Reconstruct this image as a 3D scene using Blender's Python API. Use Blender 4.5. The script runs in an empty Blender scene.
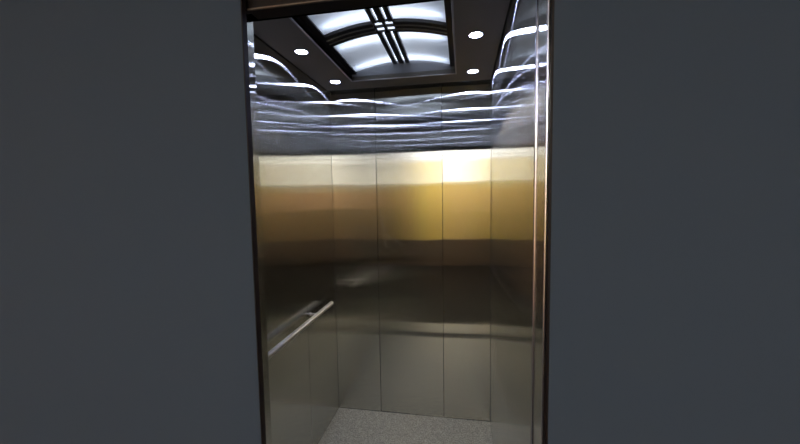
import bpy, bmesh, math, random
from mathutils import Vector, Matrix
random.seed(7)
S = bpy.context.scene
C = S.collection
PI = math.pi

# ------------------------------------------------------------------ sizes
W = 1.121          # car width (x 0..W)
D = 1.44           # car depth (y 0 back wall .. -D front)
H = 2.344          # underside of the dropped ceiling
HT = 2.50          # top of the car walls
YL = -1.58         # face of the landing wall
XL = 0.316         # edge of the front return panel
OPL, OPR = 0.372, 1.121  # landing opening
LX0, LX1, LY, LH = -2.6, 3.9, -5.6, 2.75   # landing room

# ------------------------------------------------------------------ helpers
def box(bm, x0, x1, y0, y1, z0, z1):
    x0, x1 = sorted((x0, x1)); y0, y1 = sorted((y0, y1)); z0, z1 = sorted((z0, z1))
    v = [bm.verts.new(p) for p in ((x0,y0,z0),(x1,y0,z0),(x1,y1,z0),(x0,y1,z0),
                                   (x0,y0,z1),(x1,y0,z1),(x1,y1,z1),(x0,y1,z1))]
    for f in ((0,3,2,1),(4,5,6,7),(0,1,5,4),(1,2,6,5),(2,3,7,6),(3,0,4,7)):
        bm.faces.new([v[i] for i in f])
    return v

def bev(bm, w, seg=2, ang=0.6):
    es = [e for e in bm.edges if len(e.link_faces) == 2 and e.calc_face_angle() > ang]
    bmesh.ops.bevel(bm, geom=es, offset=w, segments=seg, profile=0.5, affect='EDGES', clamp_overlap=True)

def lathe(bm, prof, n=40, c=(0,0,0), closed=False):
    """revolve (r, z) pairs round the z axis through c"""
    rings = []
    for r, z in prof:
        if r < 1e-6:
            rings.append([bm.verts.new((c[0], c[1], c[2]+z))])
        else:
            rings.append([bm.verts.new((c[0]+r*math.cos(2*PI*k/n), c[1]+r*math.sin(2*PI*k/n), c[2]+z)) for k in range(n)])
    pairs = list(zip(rings, rings[1:]))
    if closed: pairs.append((rings[-1], rings[0]))
    for a, b in pairs:
        for k in range(n):
            k2 = (k+1) % n
            if len(a) == 1 and len(b) == 1: continue
            if len(a) == 1: bm.faces.new((a[0], b[k], b[k2]))
            elif len(b) == 1: bm.faces.new((a[k], b[0], a[k2]))
            else: bm.faces.new((a[k], b[k], b[k2], a[k2]))

def tube(bm, p0, p1, r, n=24, caps=True):
    p0, p1 = Vector(p0), Vector(p1)
    d = (p1-p0).normalized()
    q = d.to_track_quat('Z', 'Y').to_matrix()
    ra, rb = [], []
    for k in range(n):
        o = q @ Vector((r*math.cos(2*PI*k/n), r*math.sin(2*PI*k/n), 0))
        ra.append(bm.verts.new(p0+o)); rb.append(bm.verts.new(p1+o))
    for k in range(n):
        k2 = (k+1) % n
        bm.faces.new((ra[k], ra[k2], rb[k2], rb[k]))
    if caps:
        bm.faces.new(ra[::-1]); bm.faces.new(rb)

def obj(name, bm, m, parent=None, smooth=False, loc=None):
    bmesh.ops.recalc_face_normals(bm, faces=bm.faces)
    me = bpy.data.meshes.new(name); bm.to_mesh(me); bm.free()
    if smooth:
        for p in me.polygons: p.use_smooth = True
    me.materials.append(m)
    o = bpy.data.objects.new(name, me); C.objects.link(o)
    if parent: o.parent = parent
    if loc: o.location = loc
    if smooth:
        md = o.modifiers.new('split', 'EDGE_SPLIT'); md.split_angle = 0.6
    return o

def empty(name, loc=(0,0,0)):
    o = bpy.data.objects.new(name, None); C.objects.link(o); o.location = loc
    o.empty_display_size = 0.05
    return o

def tag(o, label, cat, group=None):
    o['label'] = label; o['category'] = cat
    if group: o['group'] = group
    return o

def struct(o, label=None, cat=None):
    o['kind'] = 'structure'
    if label: o['label'] = label
    if cat: o['category'] = cat
    return o

# ------------------------------------------------------------------ materials
def mat(name):
    m = bpy.data.materials.new(name); m.use_nodes = True
    nt = m.node_tree; nt.nodes.clear()
    out = nt.nodes.new('ShaderNodeOutputMaterial')
    return m, nt, out

def N(nt, t, **kw):
    n = nt.nodes.new(t)
    for k, v in kw.items(): setattr(n, k, v)
    return n

def principled(name, col, rough=0.5, metal=0.0, noise=None, bump=None, spec=None):
    m, nt, out = mat(name)
    p = N(nt, 'ShaderNodeBsdfPrincipled')
    p.inputs['Base Color'].default_value = (*col, 1)
    p.inputs['Roughness'].default_value = rough
    p.inputs['Metallic'].default_value = metal
    if spec is not None: p.inputs['Specular IOR Level'].default_value = spec
    g = N(nt, 'ShaderNodeNewGeometry')
    if noise:
        sc, amt = noise
        n = N(nt, 'ShaderNodeTexNoise'); n.inputs['Scale'].default_value = sc; n.inputs['Detail'].default_value = 4
        nt.links.new(g.outputs['Position'], n.inputs['Vector'])
        r = N(nt, 'ShaderNodeMapRange'); r.inputs['To Min'].default_value = 1-amt; r.inputs['To Max'].default_value = 1+amt
        nt.links.new(n.outputs['Fac'], r.inputs['Value'])
        x = N(nt, 'ShaderNodeVectorMath', operation='SCALE'); x.inputs[0].default_value = col
        nt.links.new(r.outputs['Result'], x.inputs['Scale'])
        nt.links.new(x.outputs['Vector'], p.inputs['Base Color'])
    if bump:
        sc, st = bump
        n = N(nt, 'ShaderNodeTexNoise'); n.inputs['Scale'].default_value = sc
        nt.links.new(g.outputs['Position'], n.inputs['Vector'])
        b = N(nt, 'ShaderNodeBump'); b.inputs['Strength'].default_value = st; b.inputs['Distance'].default_value = 0.002
        nt.links.new(n.outputs['Fac'], b.inputs['Height']); nt.links.new(b.outputs['Normal'], p.inputs['Normal'])
    nt.links.new(p.outputs[0], out.inputs['Surface'])
    return m

def brushed(name, col, rough=0.2, aniso=0.88, wave=0.004, grain=0.06, waves=(3.0, 0.7), broad=None):
    """vertical-grain stainless sheet: mirror-sharp up and down, smeared sideways,
    with the slight buckle of thin sheet metal and faint grain"""
    m, nt, out = mat(name)
    gl = N(nt, 'ShaderNodeBsdfAnisotropic', distribution='MULTI_GGX')
    gl.inputs['Roughness'].default_value = rough
    gl.inputs['Anisotropy'].default_value = aniso
    t = N(nt, 'ShaderNodeCombineXYZ'); t.inputs[2].default_value = 1
    nt.links.new(t.outputs[0], gl.inputs['Tangent'])
    g = N(nt, 'ShaderNodeNewGeometry'); oi = N(nt, 'ShaderNodeObjectInfo')
    # grain streaks
    mp = N(nt, 'ShaderNodeVectorMath', operation='MULTIPLY'); mp.inputs[1].default_value = (260, 260, 1.5)
    nt.links.new(g.outputs['Position'], mp.inputs[0])
    ns = N(nt, 'ShaderNodeTexNoise'); ns.inputs['Scale'].default_value = 1; ns.inputs['Detail'].default_value = 3
    nt.links.new(mp.outputs[0], ns.inputs['Vector'])
    r = N(nt, 'ShaderNodeMapRange'); r.inputs['To Min'].default_value = 1-grain; r.inputs['To Max'].default_value = 1+grain
    nt.links.new(ns.outputs['Fac'], r.inputs['Value'])
    x = N(nt, 'ShaderNodeVectorMath', operation='SCALE'); x.inputs[0].default_value = col
    nt.links.new(r.outputs['Result'], x.inputs['Scale'])
    # metal turns paler at a grazing view (Schlick)
    lw = N(nt, 'ShaderNodeLayerWeight'); lw.inputs['Blend'].default_value = 0.5
    pw = N(nt, 'ShaderNodeMath', operation='POWER'); pw.inputs[1].default_value = 5.0
    nt.links.new(lw.outputs['Facing'], pw.inputs[0])
    mx = N(nt, 'ShaderNodeMix', data_type='RGBA'); mx.inputs[7].default_value = (1, 1, 1, 1)
    nt.links.new(pw.outputs[0], mx.inputs[0]); nt.links.new(x.outputs['Vector'], mx.inputs[6])
    nt.links.new(mx.outputs[2], gl.inputs['Color'])
    # buckle of the sheet: tilt of the normal up and down, different on each panel
    mw = N(nt, 'ShaderNodeVectorMath', operation='MULTIPLY'); mw.inputs[1].default_value = (waves[0], waves[0], waves[1])
    nt.links.new(g.outputs['Position'], mw.inputs[0])
    rs = N(nt, 'ShaderNodeMath', operation='MULTIPLY'); rs.inputs[1].default_value = 57.0
    nt.links.new(oi.outputs['Random'], rs.inputs[0])
    nw = N(nt, 'ShaderNodeTexNoise', noise_dimensions='4D'); nw.inputs['Scale'].default_value = 1; nw.inputs['Detail'].default_value = 0.6
    nt.links.new(mw.outputs[0], nw.inputs['Vector']); nt.links.new(rs.outputs[0], nw.inputs['W'])
    sb = N(nt, 'ShaderNodeMath', operation='SUBTRACT'); sb.inputs[1].default_value = 0.5
    nt.links.new(nw.outputs['Fac'], sb.inputs[0])
    ml = N(nt, 'ShaderNodeMath', operation='MULTIPLY'); ml.inputs[1].default_value = wave*4
    nt.links.new(sb.outputs[0], ml.inputs[0])
    cz = N(nt, 'ShaderNodeCombineXYZ'); nt.links.new(ml.outputs[0], cz.inputs[2])
    ad = N(nt, 'ShaderNodeVectorMath', operation='ADD')
    nt.links.new(g.outputs['Normal'], ad.inputs[0]); nt.links.new(cz.outputs[0], ad.inputs[1])
    nm = N(nt, 'ShaderNodeVectorMath', operation='NORMALIZE'); nt.links.new(ad.outputs[0], nm.inputs[0])
    nt.links.new(nm.outputs[0], gl.inputs['Normal'])
    if broad:      # second, wider lobe of the grain
        share, r_, a_ = broad
        g2 = N(nt, 'ShaderNodeBsdfAnisotropic', distribution='MULTI_GGX')
        g2.inputs['Roughness'].default_value = r_; g2.inputs['Anisotropy'].default_value = a_
        nt.links.new(t.outputs[0], g2.inputs['Tangent']); nt.links.new(nm.outputs[0], g2.inputs['Normal'])
        nt.links.new(mx.outputs[2], g2.inputs['Color'])
        ms = N(nt, 'ShaderNodeMixShader'); ms.inputs[0].default_value = share
        nt.links.new(gl.outputs[0], ms.inputs[1]); nt.links.new(g2.outputs[0], ms.inputs[2])
        nt.links.new(ms.outputs[0], out.inputs['Surface'])
    else:
        nt.links.new(gl.outputs[0], out.inputs['Surface'])
    return m

def emit(name, col, st):
    m, nt, out = mat(name)
    e = N(nt, 'ShaderNodeEmission'); e.inputs['Color'].default_value = (*col, 1); e.inputs['Strength'].default_value = st
    nt.links.new(e.outputs[0], out.inputs['Surface'])
    return m

def diffuser_mat(name, col, st, trans):
    m, nt, out = mat(name)
    e = N(nt, 'ShaderNodeEmission'); e.inputs['Color'].default_value = (*col, 1); e.inputs['Strength'].default_value = st
    t = N(nt, 'ShaderNodeBsdfTranslucent'); t.inputs['Color'].default_value = (*[trans*c for c in (0.96, 0.98, 1.0)], 1)
    a = N(nt, 'ShaderNodeAddShader')
    nt.links.new(e.outputs[0], a.inputs[0]); nt.links.new(t.outputs[0], a.inputs[1])
    nt.links.new(a.outputs[0], out.inputs['Surface'])
    return m

def granite(name):
    m, nt, out = mat(name)
    p = N(nt, 'ShaderNodeBsdfPrincipled'); p.inputs['Roughness'].default_value = 0.55
    g = N(nt, 'ShaderNodeNewGeometry')
    v = N(nt, 'ShaderNodeTexNoise'); v.inputs['Scale'].default_value = 95; v.inputs['Detail'].default_value = 5; v.inputs['Roughness'].default_value = 0.8
    w = N(nt, 'ShaderNodeTexNoise'); w.inputs['Scale'].default_value = 28; w.inputs['Detail'].default_value = 3
    k = N(nt, 'ShaderNodeTexVoronoi'); k.inputs['Scale'].default_value = 34
    for q in (v, w, k): nt.links.new(g.outputs['Position'], q.inputs['Vector'])
    r1 = N(nt, 'ShaderNodeValToRGB')
    r1.color_ramp.elements[0].position = 0.33; r1.color_ramp.elements[0].color = (0.10, 0.093, 0.072, 1)
    r1.color_ramp.elements[1].position = 0.62; r1.color_ramp.elements[1].color = (0.51, 0.49, 0.38, 1)
    nt.links.new(v.outputs['Fac'], r1.inputs[0])
    r2 = N(nt, 'ShaderNodeMapRange'); r2.inputs['From Min'].default_value = 0.3; r2.inputs['From Max'].default_value = 0.7
    r2.inputs['To Min'].default_value = 0.82; r2.inputs['To Max'].default_value = 1.12
    nt.links.new(w.outputs['Fac'], r2.inputs['Value'])
    r3 = N(nt, 'ShaderNodeMapRange'); r3.inputs['From Min'].default_value = 0.03; r3.inputs['From Max'].default_value = 0.1
    r3.inputs['To Min'].default_value = 0.6; r3.inputs['To Max'].default_value = 1.0
    nt.links.new(k.outputs['Distance'], r3.inputs['Value'])
    mu = N(nt, 'ShaderNodeMath', operation='MULTIPLY')
    nt.links.new(r2.outputs[0], mu.inputs[0]); nt.links.new(r3.outputs[0], mu.inputs[1])
    x = N(nt, 'ShaderNodeVectorMath', operation='SCALE')
    nt.links.new(r1.outputs['Color'], x.inputs[0]); nt.links.new(mu.outputs[0], x.inputs['Scale'])
    nt.links.new(x.outputs['Vector'], p.inputs['Base Color'])
    nt.links.new(p.outputs[0], out.inputs['Surface'])
    return m

STEEL = brushed('brushed_stainless', (0.555, 0.55, 0.505), rough=0.099, aniso=0.8775, wave=0.0027, waves=(2.2, 0.8), broad=(0.45, 0.1316, 0.931))
STEEL_SIDE = brushed('brushed_stainless_side', (0.555, 0.55, 0.505), rough=0.088, aniso=0.845, wave=0.0009, waves=(1.3, 1.0), broad=(0.36, 0.132, 0.932))
EDGE = principled('polished_steel_edge', (0.70, 0.72, 0.84), 0.22, 1.0)
RAIL = principled('satin_rail_metal', (0.52, 0.51, 0.49), 0.32, 1.0, noise=(40, 0.05))
GROOVE = principled('dark_groove', (0.02, 0.02, 0.02), 0.7)
SLAB = principled('charcoal_ceiling_paint', (0.105, 0.090, 0.070), 0.42, noise=(6, 0.06))
BLACK = principled('black_lacquer', (0.008, 0.005, 0.005), 0.5, spec=0.12)
BROWN = principled('dark_brown_paint', (0.006, 0.0035, 0.003), 0.5, spec=0.12)
LIP = principled('brown_metal_lip', (0.10, 0.075, 0.06), 0.4, 0.8)
FRAME = principled('dark_bronze_frame', (0.020, 0.016, 0.015), 0.35, 0.4)
LUN = principled('grey_recess_paint', (0.16, 0.16, 0.17), 0.4)
FLOOR = granite('speckled_grey_granite')
SILLM = principled('ribbed_sill_metal', (0.012, 0.012, 0.014), 0.6, spec=0.2)
GREYW = principled('slate_grey_wall_paint', (0.0325, 0.0445, 0.0645), 0.9, noise=(3, 0.02), spec=0.1)
OCHRE = principled('ochre_wall_paint', (0.84, 0.64, 0.09), 0.8, noise=(1.2, 0.15))
TAN = principled('tan_wall_paint', (0.86, 0.53, 0.36), 0.8, noise=(1.5, 0.1))
CREAM = principled('cream_plaster', (0.80, 0.76, 0.68), 0.85, noise=(2, 0.04))
LFLOOR = principled('dark_brown_tile', (0.009, 0.006, 0.0045), 0.7, spec=0.06, noise=(5, 0.2))
DIFF = diffuser_mat('backlit_diffuser', (0.66, 0.77, 1.0), 0.10, 0.8)
TUBE = emit('fluorescent_tube', (0.66, 0.77, 1.0), 7.0)
SPOT = emit('spot_lens_glow', (0.53, 0.61, 1.0), 168.0)
LWIN = emit('daylit_window_pane', (1.0, 0.98, 0.94), 4.8)
LLAMP = emit('landing_lamp_panel', (1.0, 0.95, 0.88), 28.0)

# ------------------------------------------------------------------ car shell
def panel_bm(w, z0, z1, t=0.02, g=0.0015):
    """sheet panel, local x 0..w, front face on y=0 looking to -y"""
    bm = bmesh.new(); box(bm, g, w-g, 0, t, z0, z1); bev(bm, 0.0015, 1)
    return bm

def panelled_wall(name, origin, rotz, spans, tilts, steel):
    root = struct(empty(name, origin)); root.rotation_euler.z = rotz
    total = sum(spans)
    bm = bmesh.new(); box(bm, 0, total, 0.021, 0.035, 0, HT)
    b = struct(obj('wall_core', bm, GROOVE, root))
    x = 0
    for w, tl in zip(spans, tilts):
        o = obj('wall_panel', panel_bm(w, 0.004, HT), steel, root)
        o.location = (x + w/2, 0, 0)
        for v in o.data.vertices: v.co.x -= w/2
        o.rotation_euler.z = math.radians(tl)
        struct(o)
        x += w
    return root

panelled_wall('wall_back', (0, 0, 0), 0, (0.330, 0.466, W-0.796), (0.1, -1.3, 1.1), STEEL)
# left wall faces +x : local x runs along world +y starting at the front
panelled_wall('wall_left', (0, -D, 0), PI/2, (0.48, 0.48, 0.48), (0.1, -0.1, 0.1), STEEL_SIDE)
# right wall faces -x
panelled_wall('wall_right', (W, 0, 0), -PI/2, (0.48, 0.48, 0.48), (-0.1, 0.1, -0.05), STEEL_SIDE)

# faint wipe marks on the middle back panel
m, nt, out = mat('wipe_mark')
df = N(nt, 'ShaderNodeBsdfDiffuse'); df.inputs['Color'].default_value = (0.75, 0.68, 0.52, 1)
tp = N(nt, 'ShaderNodeBsdfTransparent'); mxs = N(nt, 'ShaderNodeMixShader'); mxs.inputs[0].default_value = 0.07
nt.links.new(tp.outputs[0], mxs.inputs[1]); nt.links.new(df.outputs[0], mxs.inputs[2]); nt.links.new(mxs.outputs[0], out.inputs['Surface'])
for pts in (((0.350,1.50),(0.372,1.40),(0.400,1.33),(0.440,1.27)), ((0.366,1.36),(0.384,1.27),(0.402,1.22)), ((0.410,1.31),(0.455,1.295),(0.500,1.255))):
    bm = bmesh.new(); prev = None; M_ = 18
    for k in range(M_+1):
        t = k/M_*(len(pts)-1); i = min(int(t), len(pts)-2); fr = t-i
        x = pts[i][0]*(1-fr)+pts[i+1][0]*fr; z = pts[i][1]*(1-fr)+pts[i+1][1]*fr
        wd = 0.0012+0.005*math.sin(PI*k/M_)
        a = bm.verts.new((x-wd, -0.0016, z-wd*0.4)); b = bm.verts.new((x+wd, -0.0016, z+wd*0.4))
        if prev: bm.faces.new((prev[0], prev[1], b, a))
        prev = (a, b)
    struct(obj('wipe_mark', bm, m, bpy.data.objects['wall_back']))

# front return and inner header of the car (steel, face to the inside)
wf = struct(empty('wall_front', (0, -D, 0)))
bm = bmesh.new(); box(bm, 0.0, XL, -0.048, 0, 0.0, HT); bev(bm, 0.002, 2)
struct(obj('return_panel', bm, STEEL, wf))
bm = bmesh.new(); box(bm, XL+0.0005, W, -0.045, 0, 2.128, HT); bev(bm, 0.002, 2)
struct(obj('header_panel', bm, STEEL, wf))
bm = bmesh.new(); box(bm, XL+0.0005, W, -0.062, -0.0455, 2.126, HT)
struct(obj('header_face', bm, BLACK, wf))

# floor
bm = bmesh.new(); box(bm, 0, W, -D, 0, -0.03, 0)
struct(obj('floor', bm, FLOOR))
bm = bmesh.new()
box(bm, XL-0.1, W+0.1, -1.545, -D-0.001, -0.03, -0.002)
for k in range(5):
    box(bm, XL-0.1, W+0.1, -1.455-0.018*k-0.010, -1.455-0.018*k, -0.002, 0.0)
struct(obj('trim_1', bm, SILLM))
bm = bmesh.new(); box(bm, OPL-0.1, OPR+0.1, YL, -1.5455, -0.03, -0.001)
struct(obj('trim_2', bm, SILLM))

# right reveal : two polished edges with a steel strip between
tr = struct(empty('trim_3', (W, -D, 0)))
bm = bmesh.new(); box(bm, 0.004, 0.03, -0.125, -0.012, 0, HT)
struct(obj('reveal_strip', bm, STEEL_SIDE, tr))
bm = bmesh.new(); tube(bm, (0.004, -0.005, 0), (0.004, -0.005, HT), 0.0042, 16)
struct(obj('reveal_bead', bm, EDGE, tr, True))
bm = bmesh.new(); tube(bm, (0.003, -0.128, 0), (0.003, -0.128, 2.6), 0.0032, 16)
struct(obj('reveal_bead', bm, EDGE, tr, True))

# left reveal strip (edge of the return, polished)
bm = bmesh.new(); box(bm, XL-0.12, XL, -1.535, -1.49, 0, 2.6); bev(bm, 0.002, 2)
struct(obj('trim_4', bm, STEEL))

# ------------------------------------------------------------------ dropped ceiling with vaulted recess
RX0, RX1, RY0, RY1 = 0.231, 0.895, -1.175, -0.200
SP, RISE = H+0.050, 0.044
DX0, DX1 = 0.262, 0.861
XC = (DX0+DX1)/2
CB = -0.046
ceil = struct(empty('ceiling', (0, 0, 0)))
bm = bmesh.new()
T = 0.03
for (a, b, c, d) in ((0.006, W-0.006, RY1, CB), (0.006, W-0.006, -D+0.004, RY0), (0.006, RX0, RY0, RY1), (RX1, W-0.006, RY0, RY1)):
    box(bm, a, b, c, d, H, H+T)
bmesh.ops.remove_doubles(bm, verts=bm.verts, dist=1e-5)
struct(obj('ceiling_board', bm, SLAB, ceil))
bm = bmesh.new(); box(bm, 0, W, -D, 0, HT, HT+0.03)
struct(obj('roof_sheet', bm, GROOVE, ceil))

def arc_z(x):
    u = (x-XC)/((DX1-DX0)/2)
    return SP + RISE*(1-u*u)

# ------------------------------------------------------------------ vaulted light
lt = empty('vaulted_ceiling_light', (XC, (RY0+RY1)/2, H))
tag(lt, 'large vaulted backlit ceiling panel with dark crossing bars in the dark lift ceiling', 'ceiling light')
OF = Vector((-XC, -(RY0+RY1)/2, -H))
def lobj(name, bm, m, smooth=False, parent=None):
    bmesh.ops.translate(bm, vec=OF, verts=bm.verts)
    return obj(name, bm, m, parent or lt, smooth)

def arch_strip(bm, x0, x1, y0, y1, dz0, dz1, n=14):
    """slab that follows the vault: from arc+dz0 to arc+dz1"""
    A = []
    for k in range(n+1):
        x = x0+(x1-x0)*k/n; z = arc_z(x)
        A.append([bm.verts.new((x, y, z+dz)) for (y, dz) in ((y0, dz0), (y1, dz0), (y1, dz1), (y0, dz1))])
    for a, b in zip(A, A[1:]):
        for i in range(4):
            j = (i+1) % 4
            bm.faces.new((a[i], b[i], b[j], a[j]))
    bm.faces.new(A[0]); bm.faces.new(A[-1][::-1])

YC0, YC1 = -0.740, -0.631      # cross-rib zone
YB0, YB1 = -1.162, -0.212      # ends of the vault
# longitudinal bar zone
BX = [(0.507, 0.531), (0.5435, 0.5745), (0.587, 0.611)]
# recess lining
for (xa, xb, xc, xd) in ((RX0-0.012, RX0, RX0, DX0), (RX1, RX1+0.012, DX1, RX1)):
    bm = bmesh.new()
    box(bm, xa, xb, RY0-0.012, RY1+0.012, H+0.004, SP+0.012)
    box(bm, xc-0.001, xd+0.001, RY0, RY1, SP-0.004, SP+0.008)
    lobj('side_frame', bm, FRAME)
bm = bmesh.new(); tube(bm, (RX0, RY0, H+0.001), (RX0, RY1, H+0.001), 0.0045, 12)
tube(bm, (RX1, RY0, H+0.001), (RX1, RY1, H+0.001), 0.0045, 12)
tube(bm, (RX0, RY1, H+0.001), (RX1, RY1, H+0.001), 0.0035, 12)
lobj('edge_bead', bm, principled('grey_bead', (0.36, 0.34, 0.36), 0.35, 0.6), True)
for (ya, yb) in ((RY1, RY1+0.012), (RY0-0.012, RY0)):
    bm = bmesh.new()
    n = 24; lo, hi = [], []
    for k in range(n+1):
        x = RX0+(RX1-RX0)*k/n
        zt = (arc_z(x) if DX0 < x < DX1 else SP) + 0.014
        lo.append((x, H+0.002)); hi.append((x, zt))
    poly = lo + hi[::-1]
    va = [bm.verts.new((x, ya, z)) for x, z in poly]; vb = [bm.verts.new((x, yb, z)) for x, z in poly]
    bm.faces.new(va); bm.faces.new(vb[::-1])
    for i in range(len(poly)):
        j = (i+1) % len(poly); bm.faces.new((va[i], vb[i], vb[j], va[j]))
    lobj('lunette', bm, LUN)
# four diffuser sheets and thin ones behind the slots
for (xa, xb) in ((DX0, BX[0][0]+0.004), (BX[2][1]-0.004, DX1)):
    for (ya, yb) in ((YB0, YC0+0.004), (YC1-0.004, YB1)):
        bm = bmesh.new(); n = 16
        rows = []
        for k in range(n+1):
            x = xa+(xb-xa)*k/n
            rows.append((bm.verts.new((x, ya, arc_z(x)+0.004)), bm.verts.new((x, yb, arc_z(x)+0.004))))
        for a, b in zip(rows, rows[1:]): bm.faces.new((a[0], b[0], b[1], a[1]))
        o = lobj('diffuser', bm, DIFF, True)
bm = bmesh.new(); rows = []
for k in range(9):
    x = BX[0][0]+(BX[2][1]-BX[0][0])*k/8
    rows.append((bm.verts.new((x, YB0, arc_z(x)+0.008)), bm.verts.new((x, YB1, arc_z(x)+0.008))))
for a, b in zip(rows, rows[1:]): bm.faces.new((a[0], b[0], b[1], a[1]))
lobj('slot_diffuser', bm, diffuser_mat('bright_slot_diffuser', (0.72, 0.82, 1.0), 0.75, 0.8), True)
# long bars, broken by small square openings in the crossing
for (xa, xb) in BX:
    bm = bmesh.new()
    for (ya, yb) in ((YB0, YC0), (YC1, YB1)):
        arch_strip(bm, xa, xb, ya, yb, -0.010, 0.006, 3)
    lobj('long_bar', bm, FRAME)
# middle crossing piece : 2 x 2 square openings
bm = bmesh.new()
xs = [BX[0][0], 0.514, 0.5515, 0.5665, 0.604, BX[2][1]]
ys = [YC0, YC0+0.007, YC0+0.048, YC0+0.061, YC0+0.102, YC1]
for i in range(5):
    for j in range(5):
        if i in (1, 3) and j in (1, 3): continue
        arch_strip(bm, xs[i], xs[i+1], ys[j], ys[j+1], -0.004, 0.005, 1)
lobj('crossing_grille', bm, FRAME)
# cross ribs : three dark ribs with two thin grey strips in the grooves, on each side of the crossing
for (xa, xb) in ((DX0, BX[0][0]), (BX[2][1], DX1)):
    w = (YC1-YC0)
    for k in range(3):
        bm = bmesh.new(); y0 = YC0 + k*w*0.36
        arch_strip(bm, xa, xb, y0, y0+w*0.28, -0.010, 0.006)
        lobj('cross_rib', bm, FRAME)
    for k in range(2):
        bm = bmesh.new(); y0 = YC0 + w*0.28 + k*w*0.36
        arch_strip(bm, xa, xb, y0, y0+w*0.08, -0.013, 0.004)
        lobj('cross_strip', bm, RAIL)
# tubes above the diffusers, in a white tray
for y in (-0.262, -0.565, -0.80, -1.10):
    bm = bmesh.new()
    arch_strip(bm, DX0+0.01, DX1-0.01, y-0.008, y+0.008, 0.030, 0.040)
    lobj('light_strip', bm, TUBE)
bm = bmesh.new()
box(bm, RX0, RX1, RY0, RY1, HT-0.006, HT-0.002)
lobj('reflector_tray', bm, CREAM)

# ------------------------------------------------------------------ recessed downlights
def make_spot():
    t = empty('recessed_downlight')
    bm = bmesh.new()
    lathe(bm, [(0.030, 0.006), (0.030, -0.001), (0.0315, -0.003), (0.035, -0.003), (0.037, -0.001), (0.037, 0.006)], 40, closed=True)
    obj('trim_ring', bm, SLABR, t, True)
    bm = bmesh.new()
    lathe(bm, [(0.0302, 0.0045), (0.0302, -0.0005), (0.025, -0.0022), (0.0125, -0.003), (0, -0.0032)], 40)
    obj('lens', bm, SPOT, t, True)
    return t
SLABR = principled('dark_ring_metal', (0.08, 0.075, 0.075), 0.35, 0.5)
spots = [
 (0.125, -0.220, 'round white ceiling downlight in the left back corner, beside the back of the vaulted panel'),
 (0.125, -0.705, 'round white ceiling downlight above the handrail, left of the middle of the vaulted panel'),
 (0.996, -0.220, 'round white ceiling downlight in the back right corner of the lift ceiling'),
 (0.996, -0.710, 'larger round white ceiling downlight on the right, beside the vaulted panel'),
 (0.125, -1.200, 'round ceiling downlight on the left hidden behind the dark door header'),
 (0.996, -1.200, 'round ceiling downlight on the right hidden behind the dark door header'),
]
proto = make_spot()
for i, (x, y, lab) in enumerate(spots):
    if i == 0: o = proto
    else:
        o = proto.copy(); C.objects.link(o)
        for ch in list(proto.children):
            c = ch.copy(); C.objects.link(c); c.parent = o
    o.location = (x, y, H)
    tag(o, lab, 'downlight', 'round downlights in the lift ceiling')

# ------------------------------------------------------------------ handrail on the left wall
hr = empty('handrail', (0, -0.72, 0.885))
tag(hr, 'straight silver metal handrail fixed along the left steel wall', 'handrail')
RXO, RR = 0.058, 0.014
bm = bmesh.new(); tube(bm, (RXO, 0.49, 0), (RXO, -0.49, 0), RR, 32); bev(bm, 0.002, 2)
obj('bar', bm, RAIL, hr, True)
for y in (0.275, -0.275):
    b_ = bmesh.new(); tube(b_, (0.006, y, -0.004), (RXO-0.006, y, -0.004), 0.006, 20)
    br = obj('bracket', b_, RAIL, hr, True)
    b_ = bmesh.new(); tube(b_, (0.0002, y, -0.004), (0.006, y, -0.004), 0.010, 28); bev(b_, 0.0015, 2)
    obj('rosette', b_, RAIL, br, True)

# ------------------------------------------------------------------ landing : doorway wall, jambs, transom
wl = struct(empty('wall_landing', (0, YL, 0)))
bm = bmesh.new()
box(bm, LX0, OPL-0.003, 0, 0.020, 0, LH); box(bm, OPR+0.013, LX1, 0, 0.045, 0, LH)
struct(obj('wall_face', bm, GREYW, wl))
bm = bmesh.new(); box(bm, OPL-0.003, OPL, 0.0, 0.020, 0, 2.6)
struct(obj('door_jamb', bm, BLACK, wl))
bm = bmesh.new(); box(bm, OPR+0.0075, OPR+0.013, 0.0, 0.02, 0, 2.6)
struct(obj('door_jamb', bm, BLACK, wl))
bm = bmesh.new(); box(bm, OPL, OPR+0.0074, 0.030, 0.075, 2.098, LH)
struct(obj('transom', bm, BROWN, wl))
bm = bmesh.new(); box(bm, OPL, OPR+0.0074, 0.024, 0.0299, 2.098, 2.102); bev(bm, 0.001, 1)
struct(obj('transom_lip', bm, LIP, wl))

# landing room behind the camera, seen in the steel
bm = bmesh.new(); box(bm, LX0, LX1, LY, YL, -0.03, -0.002)
struct(obj('floor_landing', bm, LFLOOR))
bm = bmesh.new(); box(bm, -0.2, 1.7, YL-0.30, YL-0.002, -0.0019, 0.001); bev(bm, 0.001, 1)
struct(obj('trim_8', bm, FLOOR))
bm = bmesh.new(); box(bm, LX0, LX1, LY, YL, LH, LH+0.03)
struct(obj('ceiling_landing', bm, CREAM))
bm = bmesh.new(); box(bm, LX0-0.03, LX0, LY, YL, 0, LH)
struct(obj('wall_landing_left', bm, TAN))
bm = bmesh.new(); box(bm, LX1, LX1+0.03, LY, YL, 0, LH)
struct(obj('wall_landing_right', bm, CREAM))
wfar = struct(empty('wall_landing_far', (0, LY, 0)))
bm = bmesh.new(); box(bm, LX0, LX1, -0.03, 0, 0, LH)
struct(obj('wall_face', bm, CREAM, wfar))
OCHRE2 = principled('brown_ochre_wall_paint', (0.68, 0.46, 0.20), 0.8, noise=(2.5, 0.25))
BROWNW = principled('brown_wall_paint', (0.36, 0.21, 0.12), 0.8, noise=(1.5, 0.1))
BEIGE = principled('beige_wall_paint', (0.86, 0.82, 0.70), 0.8, noise=(1.5, 0.06))
DARKW = principled('dark_wood_wainscot', (0.115, 0.080, 0.050), 0.6, spec=0.2, noise=(4, 0.2))
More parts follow.
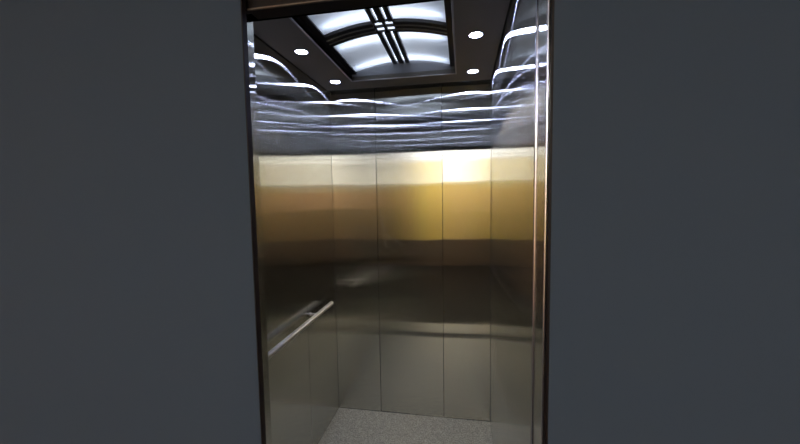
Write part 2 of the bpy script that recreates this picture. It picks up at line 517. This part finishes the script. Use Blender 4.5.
for (xa, xb, za, zb, mm) in ((-0.55, 0.48, 0.60, 2.38, OCHRE), (0.48, 2.40, 0.60, 1.84, OCHRE2),
                             (2.40, LX1, 1.30, 1.72, TAN), (2.40, LX1, 1.72, 2.36, BEIGE), (2.40, LX1, 0, 1.30, DARKW),
                             (LX0, -0.55, 1.20, 1.75, TAN), (LX0, -0.55, 1.75, 2.38, BEIGE), (LX0, -0.55, 0.75, 1.20, BROWNW),
                             (LX0, -0.55, 0, 0.75, DARKW), (-0.55, 2.40, 0, 0.60, DARKW)):
    bm = bmesh.new(); box(bm, xa+0.002, xb-0.002, 0.0005, 0.02, za+0.002, zb-0.002); bev(bm, 0.003, 2)
    struct(obj('wall_cladding', bm, mm, wfar))
w1 = struct(empty('window_1', (1.44, LY, 2.18)))
bm = bmesh.new(); box(bm, -0.90, 0.90, 0.004, 0.012, -0.28, 0.28)
struct(obj('pane', bm, LWIN, w1))
bm = bmesh.new()
for (a, b, c, d) in ((-0.94, 0.94, 0.28, 0.32), (-0.94, 0.94, -0.32, -0.28), (-0.94, -0.90, -0.28, 0.28), (0.90, 0.94, -0.28, 0.28)):
    box(bm, a, b, 0.0, 0.03, c, d)
struct(obj('window_frame', bm, CREAM, w1))
bm = bmesh.new(); box(bm, LX0+0.05, LX1-0.05, 0.001, 0.012, 2.44, 2.70); bev(bm, 0.005, 2)
struct(obj('cove_light', bm, emit('cove_light_glow', (1.0, 0.98, 0.96), 5.0), wfar))
for i, (lx, ly) in enumerate(((-1.3, -4.9), (0.5, -4.9), (2.3, -4.9))):
    o = struct(empty('trim_%d' % (5+i), (lx, ly, LH)))
    bm = bmesh.new(); box(bm, -0.6, 0.6, -0.3, 0.3, -0.02, -0.004)
    struct(obj('lamp_panel', bm, LLAMP, o))

SETTING = {
 'wall_back': ('back wall of the lift car, three tall brushed stainless steel panels', 'wall'),
 'wall_left': ('left wall of the lift car, brushed steel panels carrying the handrail', 'wall'),
 'wall_right': ('narrow right wall of the lift car in brushed steel, seen edge-on', 'wall'),
 'wall_front': ('front of the lift car, steel return panel and black door header', 'wall'),
 'floor': ('speckled grey granite floor of the lift car', 'floor'),
 'ceiling': ('dropped charcoal ceiling board of the lift car with a recessed opening', 'ceiling'),
 'wall_landing': ('plain slate grey landing wall around the lift doorway', 'wall'),
 'floor_landing': ('dark brown tiled landing floor in front of the lift', 'floor'),
 'ceiling_landing': ('cream landing ceiling outside the lift', 'ceiling'),
 'wall_landing_left': ('tan side wall at the left end of the landing', 'wall'),
 'wall_landing_right': ('cream side wall at the right end of the landing', 'wall'),
 'wall_landing_far': ('ochre and beige landing wall facing the lift, mirrored in its steel', 'wall'),
 'window_1': ('bright high window in the landing wall facing the lift', 'window'),
 'trim_1': ('dark ribbed door sill between the lift floor and the landing', 'trim'),
 'trim_2': ('narrow dark outer strip of the sill on the landing side', 'trim'),
 'trim_3': ('steel reveal with two shiny vertical edges right of the lift doorway', 'trim'),
 'trim_4': ('slim steel reveal left of the lift doorway', 'trim'),
 'trim_5': ('flat lamp panel in the landing ceiling, left of the other two', 'lamp'),
 'trim_6': ('flat lamp panel in the middle of the landing ceiling', 'lamp'),
 'trim_7': ('flat lamp panel in the landing ceiling, right of the other two', 'lamp'),
 'trim_8': ('pale granite threshold on the landing floor before the sill', 'trim'),
}
for k_, (l_, c_) in SETTING.items(): tag(bpy.data.objects[k_], l_, c_)

# ------------------------------------------------------------------ camera
f, yaw, pitch, roll = 350.5677, -0.1767758, -0.0732536, -0.0162329
cy_, sy_ = math.cos(yaw), math.sin(yaw); cp, sp = math.cos(pitch), math.sin(pitch)
fw = Vector((sy_*cp, cy_*cp, sp)); rt = Vector((cy_, -sy_, 0)); up = rt.cross(fw)
r2 = rt*math.cos(roll) + up*math.sin(roll); u2 = -rt*math.sin(roll) + up*math.cos(roll)
cam = bpy.data.cameras.new('camera'); co = bpy.data.objects.new('camera', cam); C.objects.link(co)
M = Matrix((( r2.x, u2.x, -fw.x, 0.93147), (r2.y, u2.y, -fw.y, -2.43852), (r2.z, u2.z, -fw.z, 1.6), (0, 0, 0, 1)))
co.matrix_world = M
cam.sensor_width = 36; cam.sensor_fit = 'HORIZONTAL'; cam.lens = f/800*36
cam.clip_start = 0.02; cam.clip_end = 50
S.camera = co

# ------------------------------------------------------------------ world, view
w = bpy.data.worlds.new('world'); S.world = w; w.use_nodes = True
bg = w.node_tree.nodes['Background']; bg.inputs[0].default_value = (0.02, 0.02, 0.02, 1); bg.inputs[1].default_value = 1
S.view_settings.view_transform = 'Standard'
S.view_settings.look = 'None'
S.view_settings.exposure = 0.0
S.view_settings.gamma = 1.0
S.view_settings.use_curve_mapping = False
S.cycles.max_bounces = 14; S.cycles.glossy_bounces = 10; S.cycles.diffuse_bounces = 5; S.cycles.transmission_bounces = 8
S.cycles.sample_clamp_indirect = 20
S.cycles.caustics_reflective = True
